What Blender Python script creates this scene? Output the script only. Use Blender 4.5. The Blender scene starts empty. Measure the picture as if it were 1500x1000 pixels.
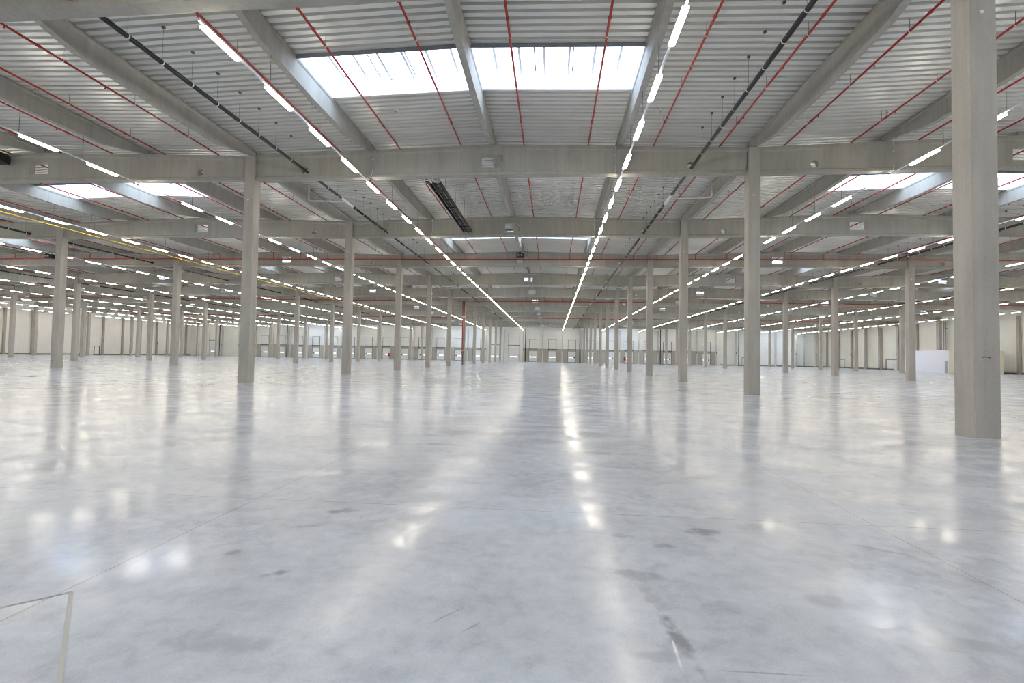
import bpy, math, random
from mathutils import Vector, Matrix, noise
from mathutils.geometry import tessellate_polygon

random.seed(7)
C = bpy.context.scene.collection
PI = math.pi

# ------------------------------------------------------------------ materials
def new_mat(name):
    m = bpy.data.materials.new(name)
    m.use_nodes = True
    nt = m.node_tree
    b = nt.nodes['Principled BSDF']
    return m, nt, b

def simple(name, col, rough=0.5, metal=0.0, spec=0.5):
    m, nt, b = new_mat(name)
    b.inputs['Base Color'].default_value = (*col, 1)
    b.inputs['Roughness'].default_value = rough
    b.inputs['Metallic'].default_value = metal
    b.inputs['Specular IOR Level'].default_value = spec
    return m

def ramp(nt, fac, stops):
    r = nt.nodes.new('ShaderNodeValToRGB')
    els = r.color_ramp.elements
    while len(els) < len(stops):
        els.new(0.5)
    for e, (p, c) in zip(els, stops):
        e.position = p
        e.color = (*c, 1) if len(c) == 3 else c
    nt.links.new(fac, r.inputs['Fac'])
    return r.outputs['Color']

def noise_tex(nt, vec, scale, detail=4, rough=0.55, dist=0.0):
    n = nt.nodes.new('ShaderNodeTexNoise')
    n.inputs['Scale'].default_value = scale
    n.inputs['Detail'].default_value = detail
    n.inputs['Roughness'].default_value = rough
    n.inputs['Distortion'].default_value = dist
    if vec is not None:
        nt.links.new(vec, n.inputs['Vector'])
    return n.outputs['Fac']

def mapping(nt, vec, scale=(1, 1, 1), loc=(0, 0, 0), rot=(0, 0, 0)):
    mp = nt.nodes.new('ShaderNodeMapping')
    mp.inputs['Scale'].default_value = scale
    mp.inputs['Location'].default_value = loc
    mp.inputs['Rotation'].default_value = rot
    nt.links.new(vec, mp.inputs['Vector'])
    return mp.outputs['Vector']

def math_node(nt, op, a, b=None, c=None, clamp=False):
    n = nt.nodes.new('ShaderNodeMath')
    n.operation = op
    n.use_clamp = clamp
    for i, v in enumerate((a, b, c)):
        if v is None:
            continue
        if isinstance(v, (int, float)):
            n.inputs[i].default_value = v
        else:
            nt.links.new(v, n.inputs[i])
    return n.outputs[0]

def mix_col(nt, fac, a, b, mode='MIX'):
    n = nt.nodes.new('ShaderNodeMix')
    n.data_type = 'RGBA'
    n.blend_type = mode
    for sock, v in ((n.inputs[0], fac), (n.inputs[6], a), (n.inputs[7], b)):
        if isinstance(v, (int, float)):
            sock.default_value = v
        elif isinstance(v, tuple):
            sock.default_value = (*v, 1) if len(v) == 3 else v
        else:
            nt.links.new(v, sock)
    return n.outputs[2]

def bump(nt, b, height, strength, dist=0.02):
    n = nt.nodes.new('ShaderNodeBump')
    n.inputs['Strength'].default_value = strength
    n.inputs['Distance'].default_value = dist
    nt.links.new(height, n.inputs['Height'])
    nt.links.new(n.outputs['Normal'], b.inputs['Normal'])

def concrete_mat(name, lo, hi, streak=True, rough=0.75):
    m, nt, b = new_mat(name)
    geo = nt.nodes.new('ShaderNodeNewGeometry').outputs['Position']
    n1 = noise_tex(nt, mapping(nt, geo, (1.0, 1.0, 0.35)), 1.3, 5, 0.6)
    n2 = noise_tex(nt, geo, 14.0, 4, 0.6)
    f = math_node(nt, 'ADD', math_node(nt, 'MULTIPLY', n1, 0.7), math_node(nt, 'MULTIPLY', n2, 0.3))
    if streak:
        n3 = noise_tex(nt, mapping(nt, geo, (5.0, 5.0, 0.18)), 1.0, 3, 0.6)
        f = math_node(nt, 'ADD', math_node(nt, 'MULTIPLY', f, 0.65), math_node(nt, 'MULTIPLY', n3, 0.35))
    col = ramp(nt, f, [(0.33, lo), (0.66, hi)])
    v = nt.nodes.new('ShaderNodeTexVoronoi')
    v.inputs['Scale'].default_value = 7.0
    nt.links.new(geo, v.inputs['Vector'])
    pit = math_node(nt, 'LESS_THAN', v.outputs['Distance'], 0.055)
    col = mix_col(nt, math_node(nt, 'MULTIPLY', pit, 0.35), col, tuple(x * 0.45 for x in lo))
    nt.links.new(col, b.inputs['Base Color'])
    b.inputs['Roughness'].default_value = rough
    b.inputs['Specular IOR Level'].default_value = 0.25
    bump(nt, b, n2, 0.15, 0.01)
    return m

M = {}
M['concrete'] = concrete_mat('precast_concrete', (0.36, 0.338, 0.298), (0.51, 0.482, 0.436))
M['girder'] = concrete_mat('girder_concrete', (0.33, 0.315, 0.27), (0.46, 0.442, 0.39))
M['purlin'] = concrete_mat('purlin_concrete', (0.34, 0.323, 0.28), (0.46, 0.44, 0.395))
M['plinth'] = concrete_mat('wall_concrete', (0.42, 0.395, 0.345), (0.50, 0.475, 0.425))
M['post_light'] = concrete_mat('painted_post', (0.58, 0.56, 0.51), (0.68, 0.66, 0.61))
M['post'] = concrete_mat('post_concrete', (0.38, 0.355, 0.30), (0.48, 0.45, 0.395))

def deck_mat():
    m, nt, b = new_mat('roof_sheet')
    geo = nt.nodes.new('ShaderNodeNewGeometry').outputs['Position']
    n = noise_tex(nt, mapping(nt, geo, (0.25, 2.0, 1.0)), 1.0, 3, 0.5)
    col = ramp(nt, n, [(0.3, (0.64, 0.64, 0.60)), (0.7, (0.72, 0.72, 0.68))])
    nt.links.new(col, b.inputs['Base Color'])
    b.inputs['Metallic'].default_value = 0.25
    b.inputs['Roughness'].default_value = 0.32
    return m
M['deck'] = deck_mat()

def floor_mat(stains):
    m, nt, b = new_mat('polished_floor')
    geo = nt.nodes.new('ShaderNodeNewGeometry').outputs['Position']
    sep = nt.nodes.new('ShaderNodeSeparateXYZ')
    nt.links.new(geo, sep.inputs[0])
    X, Y = sep.outputs[0], sep.outputs[1]
    big = noise_tex(nt, geo, 0.16, 4, 0.55, 0.6)
    mid = noise_tex(nt, geo, 0.9, 6, 0.6, 0.5)
    fine = noise_tex(nt, geo, 7.0, 5, 0.6, 0.3)
    grit = noise_tex(nt, geo, 60.0, 3, 0.6)
    mid4 = noise_tex(nt, geo, 3.0, 4, 0.6, 0.5)
    glossn = noise_tex(nt, mapping(nt, geo, (0.7, 1.3, 1), (11, 5, 0)), 1.3, 3, 0.5, 0.3)
    f = math_node(nt, 'ADD', math_node(nt, 'MULTIPLY', big, 0.25), math_node(nt, 'MULTIPLY', mid, 0.40))
    f = math_node(nt, 'ADD', f, math_node(nt, 'MULTIPLY', fine, 0.35))
    col = ramp(nt, f, [(0.36, (0.375, 0.39, 0.432)), (0.48, (0.51, 0.527, 0.574)), (0.62, (0.615, 0.632, 0.68))])
    col = mix_col(nt, 0.10, col, ramp(nt, grit, [(0.3, (0.3, 0.3, 0.32)), (0.7, (0.9, 0.9, 0.9))]))
    # dark cloudy patches
    patch = noise_tex(nt, mapping(nt, geo, (0.55, 0.9, 1), (3.1, 7.7, 0)), 0.75, 5, 0.65, 0.9)
    pf = ramp(nt, patch, [(0.52, (0, 0, 0)), (0.82, (1, 1, 1))])
    col = mix_col(nt, math_node(nt, 'MULTIPLY', pf, 0.35), col, (0.33, 0.335, 0.35))
    # fine scuffs
    scuff = noise_tex(nt, mapping(nt, geo, (3.0, 0.7, 1), (0, 0, 0), (0, 0, 0.7)), 2.2, 3, 0.55, 2.5)
    sf = ramp(nt, scuff, [(0.485, (0, 0, 0)), (0.5, (1, 1, 1)), (0.515, (0, 0, 0))])
    sm = ramp(nt, noise_tex(nt, geo, 0.35, 2, 0.5), [(0.55, (0, 0, 0)), (0.68, (1, 1, 1))])
    col = mix_col(nt, math_node(nt, 'MULTIPLY', math_node(nt, 'MULTIPLY', sf, sm), 0.30), col, (0.30, 0.30, 0.31))
    # single marks with a shape of their own
    ragged = math_node(nt, 'MULTIPLY', math_node(nt, 'SUBTRACT', math_node(nt, 'ADD', math_node(nt, 'MULTIPLY', fine, 0.6), math_node(nt, 'MULTIPLY', mid4, 0.4)), 0.5), 5.0)
    for (sx, sy, ang, la, lb, colr, amt) in stains:
        mp = nt.nodes.new('ShaderNodeMapping')
        mp.vector_type = 'TEXTURE'
        mp.inputs['Location'].default_value = (sx, sy, 0)
        mp.inputs['Rotation'].default_value = (0, 0, ang)
        mp.inputs['Scale'].default_value = (la, lb, 1)
        nt.links.new(geo, mp.inputs['Vector'])
        dt = nt.nodes.new('ShaderNodeVectorMath')
        dt.operation = 'DOT_PRODUCT'
        nt.links.new(mp.outputs[0], dt.inputs[0])
        nt.links.new(mp.outputs[0], dt.inputs[1])
        k = math_node(nt, 'MULTIPLY_ADD', math_node(nt, 'ADD', dt.outputs['Value'], ragged), -amt, 1.05 * amt, clamp=True)
        col = mix_col(nt, math_node(nt, 'MINIMUM', k, amt), col, colr)
    # sawn slab joints: every 6.15 m across and along
    def joint(coord, off, step, half):
        w = math_node(nt, 'PINGPONG', math_node(nt, 'SUBTRACT', coord, off), step / 2)
        return math_node(nt, 'LESS_THAN', w, half)
    jx = joint(X, -3.1, 6.2, 0.0065)
    jy = joint(Y, 4.98, 6.12, 0.0065)
    j = math_node(nt, 'MAXIMUM', jx, jy)
    col = mix_col(nt, math_node(nt, 'MULTIPLY', j, 0.75), col, (0.36, 0.325, 0.26))
    wob = math_node(nt, 'MULTIPLY', math_node(nt, 'SUBTRACT', mid4, 0.5), 0.14)
    edge = math_node(nt, 'LESS_THAN', math_node(nt, 'ABSOLUTE', math_node(nt, 'ADD', math_node(nt, 'SUBTRACT', Y, 10.98), wob)), 0.022)
    col = mix_col(nt, math_node(nt, 'MULTIPLY', edge, 0.5), col, (0.24, 0.235, 0.22))
    nt.links.new(col, b.inputs['Base Color'])
    rough = ramp(nt, math_node(nt, 'ADD', math_node(nt, 'MULTIPLY', glossn, 0.75), math_node(nt, 'MULTIPLY', fine, 0.25)),
                 [(0.36, (0.125, 0.125, 0.125)), (0.60, (0.262, 0.262, 0.262))])
    nt.links.new(rough, b.inputs['Roughness'])
    spc = ramp(nt, glossn, [(0.40, (0.46, 0.46, 0.46)), (0.60, (0.09, 0.09, 0.09))])
    nt.links.new(spc, b.inputs['Specular IOR Level'])
    wav = noise_tex(nt, geo, 5.0, 3, 0.5, 0.3)
    low = noise_tex(nt, geo, 1.2, 2, 0.5)
    ripple = noise_tex(nt, geo, 19.0, 2, 0.5)
    h = math_node(nt, 'ADD', math_node(nt, 'MULTIPLY', wav, 0.6), math_node(nt, 'MULTIPLY', low, 0.9))
    h = math_node(nt, 'ADD', h, math_node(nt, 'MULTIPLY', ripple, 0.16))
    bump(nt, b, h, 0.13, 0.02)
    return m

STAINS = [
    (0.720, 2.84, 1.70, 0.31, 0.055, (0.25, 0.255, 0.265), 0.85),
    (0.681, 2.70, 1.51, 0.13, 0.011, (0.88, 0.88, 0.85), 0.95),
    (0.60, 2.66, 0.1, 0.16, 0.05, (0.36, 0.365, 0.38), 0.5),
    (1.10, 2.575, 0.02, 0.26, 0.009, (0.28, 0.285, 0.295), 0.8),
    (0.68, 3.30, 1.7, 0.20, 0.07, (0.36, 0.365, 0.38), 0.55),
    (0.64, 3.62, -0.2, 0.22, 0.10, (0.33, 0.335, 0.35), 0.6),
    (1.08, 3.20, 0.3, 0.14, 0.10, (0.38, 0.385, 0.40), 0.5),
    (1.36, 4.58, 0.1, 0.17, 0.10, (0.27, 0.275, 0.285), 0.85),
    (0.97, 4.20, 0.1, 0.13, 0.06, (0.30, 0.305, 0.32), 0.7),
    (0.62, 4.40, 0.1, 0.12, 0.06, (0.33, 0.335, 0.35), 0.6),
    (1.92, 4.78, 0.2, 0.20, 0.11, (0.34, 0.345, 0.36), 0.6),
    (2.75, 4.35, -0.5, 0.26, 0.05, (0.36, 0.365, 0.38), 0.6),
    (1.82, 3.40, 0.2, 0.16, 0.10, (0.37, 0.375, 0.39), 0.5),
    (2.35, 2.95, 0.1, 0.30, 0.09, (0.39, 0.395, 0.41), 0.5),
    (-2.05, 4.71, 0.1, 0.17, 0.10, (0.28, 0.285, 0.30), 0.8),
    (-1.91, 3.33, 0.5, 0.11, 0.05, (0.29, 0.295, 0.31), 0.8),
    (-2.45, 3.62, 0.5, 0.08, 0.04, (0.32, 0.325, 0.34), 0.7),
    (-2.20, 4.25, 0.3, 0.18, 0.05, (0.36, 0.365, 0.38), 0.6),
    (-1.42, 3.95, 0.3, 0.10, 0.04, (0.36, 0.365, 0.38), 0.5),
    (-1.75, 2.52, 0.0, 0.45, 0.10, (0.37, 0.375, 0.39), 0.5),
    (-0.60, 2.93, 0.9, 0.13, 0.010, (0.30, 0.305, 0.32), 0.7),
    (-0.45, 2.80, 0.9, 0.10, 0.008, (0.30, 0.305, 0.32), 0.7),
    (-1.99, 8.46, 0.0, 0.55, 0.10, (0.34, 0.345, 0.36), 0.7),
    (-1.65, 9.70, 0.0, 1.10, 0.30, (0.38, 0.385, 0.40), 0.6),
    (0.55, 8.10, 0.0, 0.60, 0.12, (0.38, 0.385, 0.40), 0.6),
    (1.10, 7.10, 0.0, 0.40, 0.10, (0.40, 0.405, 0.42), 0.5),
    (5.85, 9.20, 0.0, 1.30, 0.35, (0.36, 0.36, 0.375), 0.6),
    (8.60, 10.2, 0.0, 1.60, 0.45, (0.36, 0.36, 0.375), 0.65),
]
M['floor'] = floor_mat(STAINS)
M['red'] = simple('red_pipe_paint', (0.43, 0.035, 0.025), 0.35)
M['clip'] = simple('zinc_clip', (0.75, 0.75, 0.74), 0.35, 0.3)
M['black'] = simple('black_plastic', (0.018, 0.018, 0.020), 0.42)
M['rod'] = simple('dark_rod', (0.10, 0.10, 0.10), 0.5)
M['white'] = simple('white_lacquer', (0.80, 0.81, 0.82), 0.4)
M['rail_white'] = simple('rail_white', (0.74, 0.75, 0.79), 0.45)
M['curb'] = simple('skylight_curb', (0.82, 0.84, 0.87), 0.5)
M['flash'] = simple('grey_flashing', (0.30, 0.31, 0.33), 0.45, 0.3)
M['yellow'] = simple('yellow_gas_pipe', (0.70, 0.50, 0.03), 0.4)
M['door'] = simple('door_white', (0.78, 0.79, 0.78), 0.45)
M['dark'] = simple('dark_steel', (0.09, 0.09, 0.095), 0.5)
M['steel'] = simple('grey_steel', (0.42, 0.43, 0.43), 0.4, 0.4)
M['hose'] = simple('red_cabinet', (0.50, 0.05, 0.04), 0.4)
M['skirt'] = simple('brown_plinth', (0.20, 0.18, 0.15), 0.7)
M['room'] = simple('white_board', (0.86, 0.86, 0.92), 0.55)
M['cream'] = simple('cream_board', (0.80, 0.75, 0.60), 0.55)
M['groove'] = simple('joint_filler', (0.50, 0.485, 0.44), 0.8)

def panel_mat(name, lo, hi, axis):
    m, nt, b = new_mat(name)
    geo = nt.nodes.new('ShaderNodeNewGeometry').outputs['Position']
    sep = nt.nodes.new('ShaderNodeSeparateXYZ')
    nt.links.new(geo, sep.inputs[0])
    n = noise_tex(nt, geo, 0.3, 2, 0.5)
    col = ramp(nt, n, [(0.3, lo), (0.7, hi)])
    w = math_node(nt, 'PINGPONG', sep.outputs[axis], 0.5)
    j = math_node(nt, 'LESS_THAN', w, 0.02)
    col = mix_col(nt, math_node(nt, 'MULTIPLY', j, 0.18), col, (0.4, 0.4, 0.38))
    nt.links.new(col, b.inputs['Base Color'])
    b.inputs['Roughness'].default_value = 0.5
    return m
M['wall_white'] = panel_mat('wall_panel_white', (0.84, 0.84, 0.81), (0.88, 0.88, 0.85), 2)
M['wall_cream'] = panel_mat('wall_panel_cream', (0.82, 0.80, 0.72), (0.86, 0.84, 0.76), 1)
M['wall_grey'] = panel_mat('wall_panel_left', (0.78, 0.77, 0.75), (0.83, 0.82, 0.80), 1)

def emit(name, col, s):
    m = bpy.data.materials.new(name)
    m.use_nodes = True
    nt = m.node_tree
    nt.nodes.clear()
    o = nt.nodes.new('ShaderNodeOutputMaterial')
    e = nt.nodes.new('ShaderNodeEmission')
    e.inputs['Color'].default_value = (*col, 1)
    e.inputs['Strength'].default_value = s
    nt.links.new(e.outputs[0], o.inputs['Surface'])
    return m
LAMP = 40.0
M['lamp'] = emit('lit_diffuser', (1.0, 0.925, 0.785), LAMP)
M['pane_lit'] = emit('daylit_pane', (0.92, 0.96, 1.0), 1.5)

def glass_mat():
    m = bpy.data.materials.new('roof_glazing')
    m.use_nodes = True
    nt = m.node_tree
    nt.nodes.clear()
    o = nt.nodes.new('ShaderNodeOutputMaterial')
    t = nt.nodes.new('ShaderNodeBsdfTransparent')
    t.inputs['Color'].default_value = (0.95, 0.97, 1.0, 1)
    g = nt.nodes.new('ShaderNodeBsdfGlossy')
    g.inputs['Roughness'].default_value = 0.1
    mx = nt.nodes.new('ShaderNodeMixShader')
    mx.inputs[0].default_value = 0.05
    nt.links.new(t.outputs[0], mx.inputs[1])
    nt.links.new(g.outputs[0], mx.inputs[2])
    nt.links.new(mx.outputs[0], o.inputs['Surface'])
    return m
M['glass'] = glass_mat()

# ------------------------------------------------------------------ mesh helpers
class MB:
    def __init__(self):
        self.v, self.f, self.mi = [], [], []
    def face(self, idx, mi=0):
        self.f.append(tuple(idx)); self.mi.append(mi)
    def box(self, x0, x1, y0, y1, z0, z1, mi=0):
        b = len(self.v)
        self.v += [(x0, y0, z0), (x1, y0, z0), (x1, y1, z0), (x0, y1, z0),
                   (x0, y0, z1), (x1, y0, z1), (x1, y1, z1), (x0, y1, z1)]
        for q in ((3, 2, 1, 0), (4, 5, 6, 7), (0, 1, 5, 4), (1, 2, 6, 5), (2, 3, 7, 6), (3, 0, 4, 7)):
            self.face([b + i for i in q], mi)
        return self
    def tube(self, pts, r, n=8, mi=0, caps=True):
        pts = [Vector(p) for p in pts]
        rings = []
        up = None
        for i, p in enumerate(pts):
            if i == 0: d = pts[1] - p
            elif i == len(pts) - 1: d = p - pts[i - 1]
            else: d = (pts[i + 1] - p).normalized() + (p - pts[i - 1]).normalized()
            d.normalize()
            if up is None:
                up = Vector((0, 0, 1)) if abs(d.z) < 0.9 else Vector((1, 0, 0))
            a = d.cross(up).normalized()
            bb = a.cross(d).normalized()
            up = bb
            s = len(self.v)
            for k in range(n):
                t = 2 * PI * k / n
                self.v.append(tuple(p + a * (r * math.cos(t)) + bb * (r * math.sin(t))))
            rings.append(s)
        for s0, s1 in zip(rings, rings[1:]):
            for k in range(n):
                self.face((s0 + k, s0 + (k + 1) % n, s1 + (k + 1) % n, s1 + k), mi)
        if caps:
            self.face([rings[0] + k for k in reversed(range(n))], mi)
            self.face([rings[-1] + k for k in range(n)], mi)
        return self
    def prism_y(self, prof, y0, y1, mi=0):
        """closed profile of (x, z) points run along y"""
        n = len(prof); b = len(self.v)
        self.v += [(x, y0, z) for x, z in prof] + [(x, y1, z) for x, z in prof]
        for i in range(n):
            j = (i + 1) % n
            self.face((b + i, b + j, b + n + j, b + n + i), mi)
        self.face([b + i for i in reversed(range(n))], mi)
        self.face([b + n + i for i in range(n)], mi)
        return self
    def mesh(self, name, mats, smooth=False):
        me = bpy.data.meshes.new(name)
        me.from_pydata(self.v, [], self.f)
        for m in (mats if isinstance(mats, (list, tuple)) else [mats]):
            me.materials.append(m)
        me.polygons.foreach_set('material_index', self.mi)
        if smooth:
            me.polygons.foreach_set('use_smooth', [True] * len(me.polygons))
        me.update()
        import bmesh
        bm = bmesh.new(); bm.from_mesh(me)
        bmesh.ops.recalc_face_normals(bm, faces=bm.faces)
        bm.to_mesh(me); bm.free()
        return me

def ob(name, data, parent=None, loc=(0, 0, 0), rotz=0.0):
    o = bpy.data.objects.new(name, data)
    C.objects.link(o)
    o.location = loc
    if rotz: o.rotation_euler = (0, 0, rotz)
    if parent is not None: o.parent = parent
    return o

def tag(o, label, cat, group=None, kind='thing'):
    o['label'] = label; o['category'] = cat
    if group: o['group'] = group
    if kind: o['kind'] = kind
    return o

def struct(name, data, label=None, parent=None, loc=(0, 0, 0)):
    o = ob(name, data, parent, loc)
    o['kind'] = 'structure'
    if label: o['label'] = label
    return o

ORD = ['zeroth', 'first', 'second', 'third', 'fourth', 'fifth', 'sixth', 'seventh', 'eighth', 'ninth', 'tenth', 'eleventh',
       'twelfth', 'thirteenth', 'fourteenth', 'fifteenth', 'sixteenth', 'seventeenth', 'eighteenth', 'nineteenth', 'twentieth']
_T = {2: 'twenty', 3: 'thirty', 4: 'forty', 5: 'fifty'}
def nth(n):
    if n <= 20: return ORD[n]
    t, u = divmod(n, 10)
    return (_T[t] + '-' + ORD[u]) if u else {3: 'thirtieth', 4: 'fortieth', 5: 'fiftieth'}[t]

# ------------------------------------------------------------------ the grid of the hall
LX = [-110.5, -86.8, -63.0, -39.05, -15.39, 9.225, 32.67, 56.2, 79.7]   # column lines across
XL, XR = -122.0, 82.0
Y0, DY, CS = 11.16, 12.0, 0.533                                          # first frame, bay depth, column size
YB, YF = 155.2, -26.0                                                    # far wall, wall behind the camera
def FY(k): return Y0 + DY * k                                            # front face of the columns of frame k
BOT, BOTR, TOP, TOPR, GAP = 10.28, 0.10, 11.50, 0.35, 0.28
R0 = 5                                                                   # LX index of the line beside the camera on the right

def bay_of(x):
    for i in range(len(LX) - 1):
        if LX[i] <= x <= LX[i + 1]: return i
    return -1 if x < LX[0] else len(LX) - 1
def rise(x):
    i = bay_of(x)
    if i == -1:
        return min(1.0, (LX[0] - x) / 12.0)
    if i == len(LX) - 1:
        return min(1.0, (x - LX[-1]) / 12.0)
    h = (LX[i + 1] - LX[i]) / 2
    c = (LX[i + 1] + LX[i]) / 2
    return 1 - abs(x - c) / h
def roof(x): return TOP + GAP + TOPR * rise(x)
QL = []                                                                  # purlin lines: quarters of every bay
for a, b in zip(LX, LX[1:]):
    QL += [a + (b - a) * t / 4 for t in range(4)]
QL.append(LX[-1])
QL = [LX[0] - 5.92] + QL
def in_frame(x, y, z, pad=0.06):
    d = Vector((x, y, z - 1.554))
    w = d.dot(FW)
    if w < 0.5: return False
    u, v = d.dot(RT) / w * FOC / 1500, d.dot(UPV) / w * FOC / 1500
    return abs(u) < 0.5 + pad and abs(v) < 1 / 3 + pad

# ------------------------------------------------------------------ camera
FOC = 713.15
yaw, pitch, roll = 0.0831, 0.0310, 0.0180
cy, sy, cp, sp = math.cos(yaw), math.sin(yaw), math.cos(pitch), math.sin(pitch)
FW = Vector((-sy * cp, cy * cp, sp)); rt = Vector((cy, sy, 0)); up = rt.cross(FW)
RT = rt * math.cos(roll) + up * math.sin(roll)
UPV = -rt * math.sin(roll) + up * math.cos(roll)
cam = bpy.data.cameras.new('camera')
cam.sensor_width = 36.0
cam.lens = 36.0 * FOC / 1500
cam.clip_end = 600
co = bpy.data.objects.new('camera', cam)
C.objects.link(co)
mw = Matrix((RT, UPV, -FW)).transposed().to_4x4()
mw.translation = Vector((0, 0, 1.554))
co.matrix_world = mw
bpy.context.scene.camera = co

# ------------------------------------------------------------------ floor, walls, ceiling
mb = MB()
mb.v = [(XL - 1, YF - 1, 0), (XR + 1, YF - 1, 0), (XR + 1, YB + 1, 0), (XL - 1, YB + 1, 0)]
mb.face((0, 1, 2, 3))
struct('floor', mb.mesh('floor', M['floor']), 'polished pale grey concrete floor of the hall')

# saw-cut diamond joint on the floor near the camera
mb = MB()
def strip(p, q, w, z=0.0025):
    p, q = Vector(p), Vector(q)
    d = (q - p).normalized(); n = Vector((-d.y, d.x)) * w / 2
    b = len(mb.v)
    for a, s in ((p, -1), (q, -1), (q, 1), (p, 1)):
        mb.v.append((a.x + n.x * s, a.y + n.y * s, z))
    mb.face((b, b + 1, b + 2, b + 3))
strip((-3.04, 2.92), (-2.10, 1.97), 0.022)
strip((-3.04, 2.92), (-3.95, 2.02), 0.012)
struct('trim_1', mb.mesh('diamond_joint', M['groove']))

WH = 12.6
mb = MB(); mb.box(XL - 0.3, XR + 0.3, YB, YB + 0.3, 0, WH)
struct('wall_back', mb.mesh('wall_back', M['wall_white']), 'far white wall with the row of dock doors')
mb = MB(); mb.box(XR, XR + 0.3, YF, YB, 0, WH)
struct('wall_right', mb.mesh('wall_right', M['wall_cream']), 'cream panelled side wall on the right')
mb = MB(); mb.box(XL - 0.3, XL, YF, YB, 0, WH)
struct('wall_left', mb.mesh('wall_left', M['wall_grey']), 'pale panelled side wall on the left')
mb = MB(); mb.box(XL - 0.3, XR + 0.3, YF - 0.3, YF, 0, WH)
struct('wall_front', mb.mesh('wall_front', M['wall_white']))
for nm, bx in (('baseboard_left', (XL, XL + 0.06, YF, YB, 0, 0.32)), ('baseboard_right', (XR - 0.06, XR, YF, YB, 0, 0.32)),
               ('baseboard_back', (51.5, XR - 0.06, YB - 0.06, YB, 0, 0.32))):
    mb = MB(); mb.box(*bx); struct(nm, mb.mesh(nm, M['skirt']))

# skylight openings: every second strip of every bay, two per opening strip either side of the ridge
SKY = []                                                                 # (x0, x1, y0, y1, bay, strip)
for i in range(len(LX) - 1):
    for k in range(-3, 12):
        if (i - 4 + k) % 2 == 0:
            q = (LX[i + 1] - LX[i]) / 4
            ym = FY(k) + DY / 2 + 0.27
            y0, y1 = ym - 1.37, ym + 1.37
            for t in (1, 2):
                SKY.append((LX[i] + q * t + 0.14, LX[i] + q * (t + 1) - 0.14, y0, y1, i, k))

PIT = 0.32
prof = [(0.0, 0.0), (0.185, 0.0), (0.225, 0.14), (0.28, 0.14)]
mb = MB()
xs = [XL] + QL + ([XR] if QL[-1] < XR else [])
for xa, xb in zip(xs, xs[1:]):
    cuts = sorted((s[2], s[3], s[0], s[1]) for s in SKY if s[0] > xa - 0.01 and s[1] < xb + 0.01)
    za, zb = roof(xa), roof(xb)
    def run(ya, yb, corr, xa=xa, xb=xb, za=za, zb=zb):
        if corr:
            pts = []
            n = int(math.ceil((yb - ya) / PIT))
            for c in range(n):
                pts += [(min(ya + c * PIT + py, yb), pz) for py, pz in prof]
            pts.append((yb, 0.0))
        else:
            pts = [(ya, 0.0), (yb, 0.0)]
        b = len(mb.v)
        for y, z in pts:
            mb.v += [(xa, y, za + z), (xb, y, zb + z)]
        for c in range(len(pts) - 1):
            mb.face((b + 2 * c, b + 2 * c + 1, b + 2 * c + 3, b + 2 * c + 2))
    y = YF
    segs = []
    for (a, b_, _, _) in cuts:
        segs.append((y, a)); y = b_
    segs.append((y, YB))
    for a, b_ in segs:
        lo, hi = 9.4, 96.0
        for u, v, corr in ((a, min(b_, lo), False), (max(a, lo), min(b_, hi), True), (max(a, hi), b_, False)):
            if v - u > 0.01: run(u, v, corr)
    # narrow strips of sheet beside each opening over the purlins
    for (a, b_, sx0, sx1) in cuts:
        def zz(x): return za + (zb - za) * (x - xa) / (xb - xa)
        for u, v in ((xa, sx0), (sx1, xb)):
            b = len(mb.v)
            mb.v += [(u, a, zz(u)), (v, a, zz(v)), (v, b_, zz(v)), (u, b_, zz(u))]
            mb.face((b, b + 1, b + 2, b + 3))
struct('ceiling', mb.mesh('ceiling', M['deck']), 'corrugated grey metal roof sheeting')

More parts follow.
